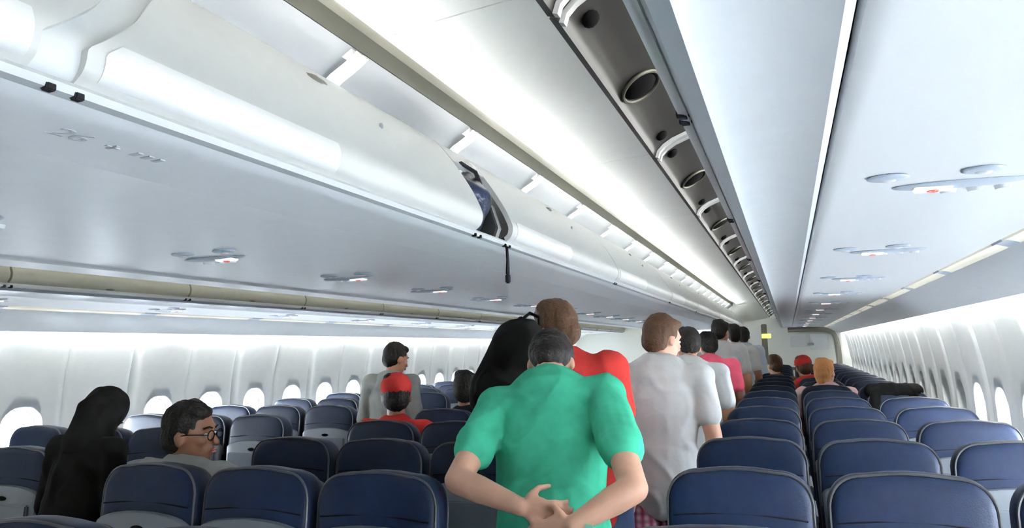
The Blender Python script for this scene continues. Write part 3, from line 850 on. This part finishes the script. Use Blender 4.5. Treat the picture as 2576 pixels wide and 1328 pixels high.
    # ---- clothes
    bm = bmesh.new(); torso(bm, .014)
    capsule(bm, P+V((0, 0, -.04)), P+V((0, 0, .05)), .172*wide*s, .165*wide*s, 18, .72, YA_)
    for k in (-1, 1):
        el, wr = J[k]
        if sleeve == 'short':
            capsule(bm, sh[k], sh[k]+(el-sh[k])*.62, .070*s, .068*s, 14)
        else:
            capsule(bm, sh[k], el, .068*s, .057*s, 14); capsule(bm, el, wr-(wr-el)*.04, .057*s, .040*s, 12)
    st = remeshed('shirt', bm, top, root, vox, 4)
    bm = bmesh.new()
    capsule(bm, P+V((0, 0, -.04)), P+V((0, 0, .02)), .160*wide*s, .156*wide*s, 18, .74, V((0, 1, 0)))
    for k in (-1, 1):
        e = knee[k] if not sit else knee[k]
        capsule(bm, hip[k], e, .103*s, .078*s, 14)
        if not shorts: capsule(bm, knee[k], ank[k]+V((0, 0, .02)), .074*s, .055*s, 12)
    remeshed('trousers' if not shorts else 'shorts', bm, bottom, root, vox, 3)
    for k in (-1, 1):
        bm = bmesh.new(); a = ank[k]
        capsule(bm, V((a.x, a.y-.02, .052)), V((a.x+k*.02, a.y+.17, .045)), .044, .040, 12); capsule(bm, a, V((a.x, a.y-.01, .05)), .046, .046, 10)
        for v in bm.verts: v.co.z = max(.004, v.co.z)
        remeshed('shoe', bm, 'blackc', root, .010, 2)
    return root, dict(HC=HC, neck=neck, sh=sh, J=J, P=P, T=T, H=Hh, Rl=Rl)

def L(x, y): return lambda p: (p[0]-x, p[1]-y, p[2])
# man in the green t-shirt
gx, gy = -.715, 2.24; q = L(gx, gy)
g_, gi = person('person', 'person in a green t-shirt seen from behind with hands clasped at the back', (gx, gy), h=1.66, lean=.34, side=-.10, head=(.75, .25),
    arms={1: (q((-.425, 2.08, 1.115)), q((-.575, 1.985, 1.03)), dict(d=(-1, -.05, -.25), side=(0, 0, 1), nrm=(0, 1, .1), curl=.5, thumb=-1)),
          -1: (q((-.965, 2.10, 1.115)), q((-.73, 2.01, 1.065)), dict(d=(1, .02, -.12), side=(0, 0, 1), nrm=(0, 1, .1), curl=.45, thumb=-1))},
    skin='skin', hair='hair', top='mint', bottom='browncl', vox=.0065, wide=1.12)
bm = bmesh.new(); box(bm, -.011, .011, -.002, .002, -.085, .085, .0015)
tk = mesh_obj('boarding_pass', bm, 'palemint' if 'palemint' in M else 'mintpale'); tk.location = (-.525, 1.935, .965); tk.rotation_euler = (.1, .12, .1)
tag(tk, 'narrow pale slip of paper held behind the green t-shirt', 'paper slip')
# red shirt, tall, brown hair, black backpack
r_, ri = person('person', 'tall brown-haired person in a red shirt wearing a black backpack, behind the green t-shirt', (-.80, 2.98), h=1.71, lean=.02, side=-.16, head=(.1, 1.2),
    skin='skin_tan', hair='hair_br', top='redc', bottom='denim', vox=.009, wide=1.1)
bm = bmesh.new()
capsule(bm, (0, 0, -.10), (0, 0, .10), .13, .115, 18, .62, (0, 1, 0)); ell(bm, (0, -.06, -.08), (.10, .05, .09))
bp_ = remeshed('backpack', bm, 'blackc', None, .009, 3); bp_.location = (-1.03, 2.755, 1.425); bp_.rotation_euler = (.05, .45, .15)
tag(bp_, 'black backpack slung over the red shirt, between the green t-shirt and the bins', 'backpack')
bm = bmesh.new(); box(bm, -.07, .07, -.125, -.105, -.15, -.03, .008); mesh_obj('front_pocket', bm, 'blackc', bp_)
for k in (-1, 1):
    bm = bmesh.new(); tube(bm, [(k*.06, .05, .17), (k*.065, .11, .19), (k*.07, .15, .12), (k*.07, .12, -.05), (k*.06, .06, -.14)], .011, 6); mesh_obj('shoulder_strap', bm, 'blackc', bp_)
bm = bmesh.new(); tube(bm, [(-.035, .0, .205), (-.02, 0, .235), (.02, 0, .235), (.035, 0, .205)], .007, 6); mesh_obj('grab_handle', bm, 'blackc', bp_)
person('person', 'person in a white shirt and red plaid shorts filling the aisle beyond the green t-shirt', (-.615, 3.62), h=1.66, lean=.10, side=.03, head=(.15, -.7), skin='skin', hair='hair_br', top='white', bottom='plaid', shorts=True, wide=1.15)
person('person', 'person in a loose white shirt standing behind the plaid shorts, head bowed', (-.62, 4.75), h=1.64, lean=.18, side=.04, head=(.4, .3), skin='skin_tan', hair='hair', top='white', bottom='denim', wide=1.1)
person('person', 'stooping person in a pale shirt next to the fifth navy aisle seat', (-.60, 5.6), h=1.34, lean=.45, head=(.3, 0), skin='skin_tan', hair='hair', top='white', sleeve='long', bottom='browncl')
person('person', 'person in a bright pink shirt waiting in the aisle between white shirts', (-.64, 6.5), h=1.62, lean=.12, head=(.2, .4), skin='skin_dark', hair='hair', top='pink', bottom='denim', wide=1.1)
person('person', 'dark-haired person in a white shirt just beyond the pink shirt', (-.66, 7.9), h=1.76, lean=.06, head=(.1, -.4), skin='skin_tan', hair='hair', top='white', bottom='denim', wide=1.1)
person('person', 'person in a white shirt with brown arms, second beyond the pink shirt', (-.60, 9.2), h=1.74, head=(0, .3), skin='skin_dark', hair='hair', top='white', bottom='browncl', wide=1.1)
person('person', 'person in a pale blue shirt at the far end of the aisle queue', (-.58, 10.8), h=1.74, head=(0, 0), skin='skin_dark', hair='hair', top='paleblue', bottom='denim', wide=1.1, sleeve='long')
# seated and standing on the far side
person('person', 'dark hooded person bent over in the far aisle, only a black silhouette', (-2.76, 2.24), h=1.40, lean=.26, head=(.5, .2), skin='skin_dark', hair='hair', top='blackc', sleeve='long', bottom='blackc', hood=True)
person('person', 'seated dark-haired person with glasses in profile in the centre block', (-2.26, 2.37), h=1.74, sit=True, lean=-.02, side=.0, head=(.05, -1.35), skin='skin_dark', hair='hair', top='greyc', bottom='denim', glasses=True, vox=.007, headshift=(.0, 0, -.03))
person('person', 'seated person in a red and black cap in the centre block', (-2.20, 3.93), h=1.78, sit=True, head=(0, .5), skin='skin_dark', hair='hair', top='redc', bottom='denim', cap='redc')
person('person', 'standing grey-haired person in a grey top in the far aisle', (-2.70, 4.72), h=1.58, lean=.1, head=(.2, -.5), skin='skin_tan', hair='hair', top='greyc', sleeve='long', bottom='denim')
person('person', 'standing dark-haired person in a light top, farthest along the far aisle', (-2.70, 7.0), h=1.60, head=(0, -.8), skin='skin_tan', hair='hair', hairlen=.18, top='greyc', bottom='denim')
person('person', 'seated dark-haired person in black in the centre block beside the green sleeve', (-2.10, 4.72), h=1.76, sit=True, head=(0, .2), skin='skin_dark', hair='hair', top='blackc', bottom='denim')
# beyond the navy seats
person('person', 'seated person in a bright red top and cap among the farthest navy seats', (.24, 8.94), h=1.76, sit=True, side=-.14, head=(.1, .3), skin='skin_tan', hair='hair_br', top='redc', bottom='denim', cap='redc', wide=1.1)
person('person', 'seated ginger-haired person in a pale pink top in front of the red top', (.29, 7.38), h=1.74, sit=True, head=(0, -.5), skin='skin', hair='hair_gi', hairlen=.05, top='palepink', bottom='denim', wide=1.1)
person('person', 'seated brown-haired person in brown, aisle seat beyond the red top', (-.17, 9.73), h=1.76, sit=True, head=(.1, .6), skin='skin_tan', hair='hair_br', top='browncl', sleeve='long', bottom='browncl')
# jacket hung over a window seat
bm = bmesh.new(); capsule(bm, (-.17, .05, -.03), (.17, .05, -.03), .075, .075, 14, .9, (0, 1, 0)); capsule(bm, (-.17, -.01, -.20), (.17, -.01, -.20), .05, .05, 12); capsule(bm, (-.15, .05, -.05), (-.17, 0, -.22), .07, .05, 12); capsule(bm, (.15, .05, -.05), (.17, 0, -.22), .07, .05, 12)
j = remeshed('jacket', bm, 'blackc', None, .009, 3); j.location = (XB+SP-.02, YR+5*.79, TOPZ+.012); j.scale = (.84, 1, .8)
tag(j, 'black jacket draped over the top of a window seat near the wall', 'jacket')
bm = bmesh.new(); tube(bm, [(-.19, -.03, -.21), (-.20, -.045, -.26), (-.185, -.05, -.30)], [.035, .03, .024], 10); mesh_obj('sleeve', bm, 'blackc', j)


# ------------------------------------------------------------------ world + exposure
w = bpy.data.worlds.new('world'); S.world = w; w.use_nodes = True
nt = w.node_tree; bg = nt.nodes['Background']
bg.inputs['Color'].default_value = (.80, .90, 1.0, 1)
tc = nt.nodes.new('ShaderNodeTexCoord'); sx = nt.nodes.new('ShaderNodeSeparateXYZ'); mr = nt.nodes.new('ShaderNodeMapRange')
nt.links.new(tc.outputs['Generated'], sx.inputs[0]); nt.links.new(sx.outputs['X'], mr.inputs['Value'])
mr.inputs['From Min'].default_value = -1; mr.inputs['From Max'].default_value = 1
mr.inputs['To Min'].default_value = 26; mr.inputs['To Max'].default_value = 60
nt.links.new(mr.outputs['Result'], bg.inputs['Strength'])
S.view_settings.view_transform = 'Standard'; S.view_settings.look = 'None'; S.view_settings.gamma = 1
S.view_settings.exposure = 1.9
try: S.view_settings.use_curve_mapping = False
except Exception: pass
S.cycles.max_bounces = 10; S.cycles.diffuse_bounces = 7; S.cycles.transmission_bounces = 6; S.cycles.sample_clamp_indirect = 6
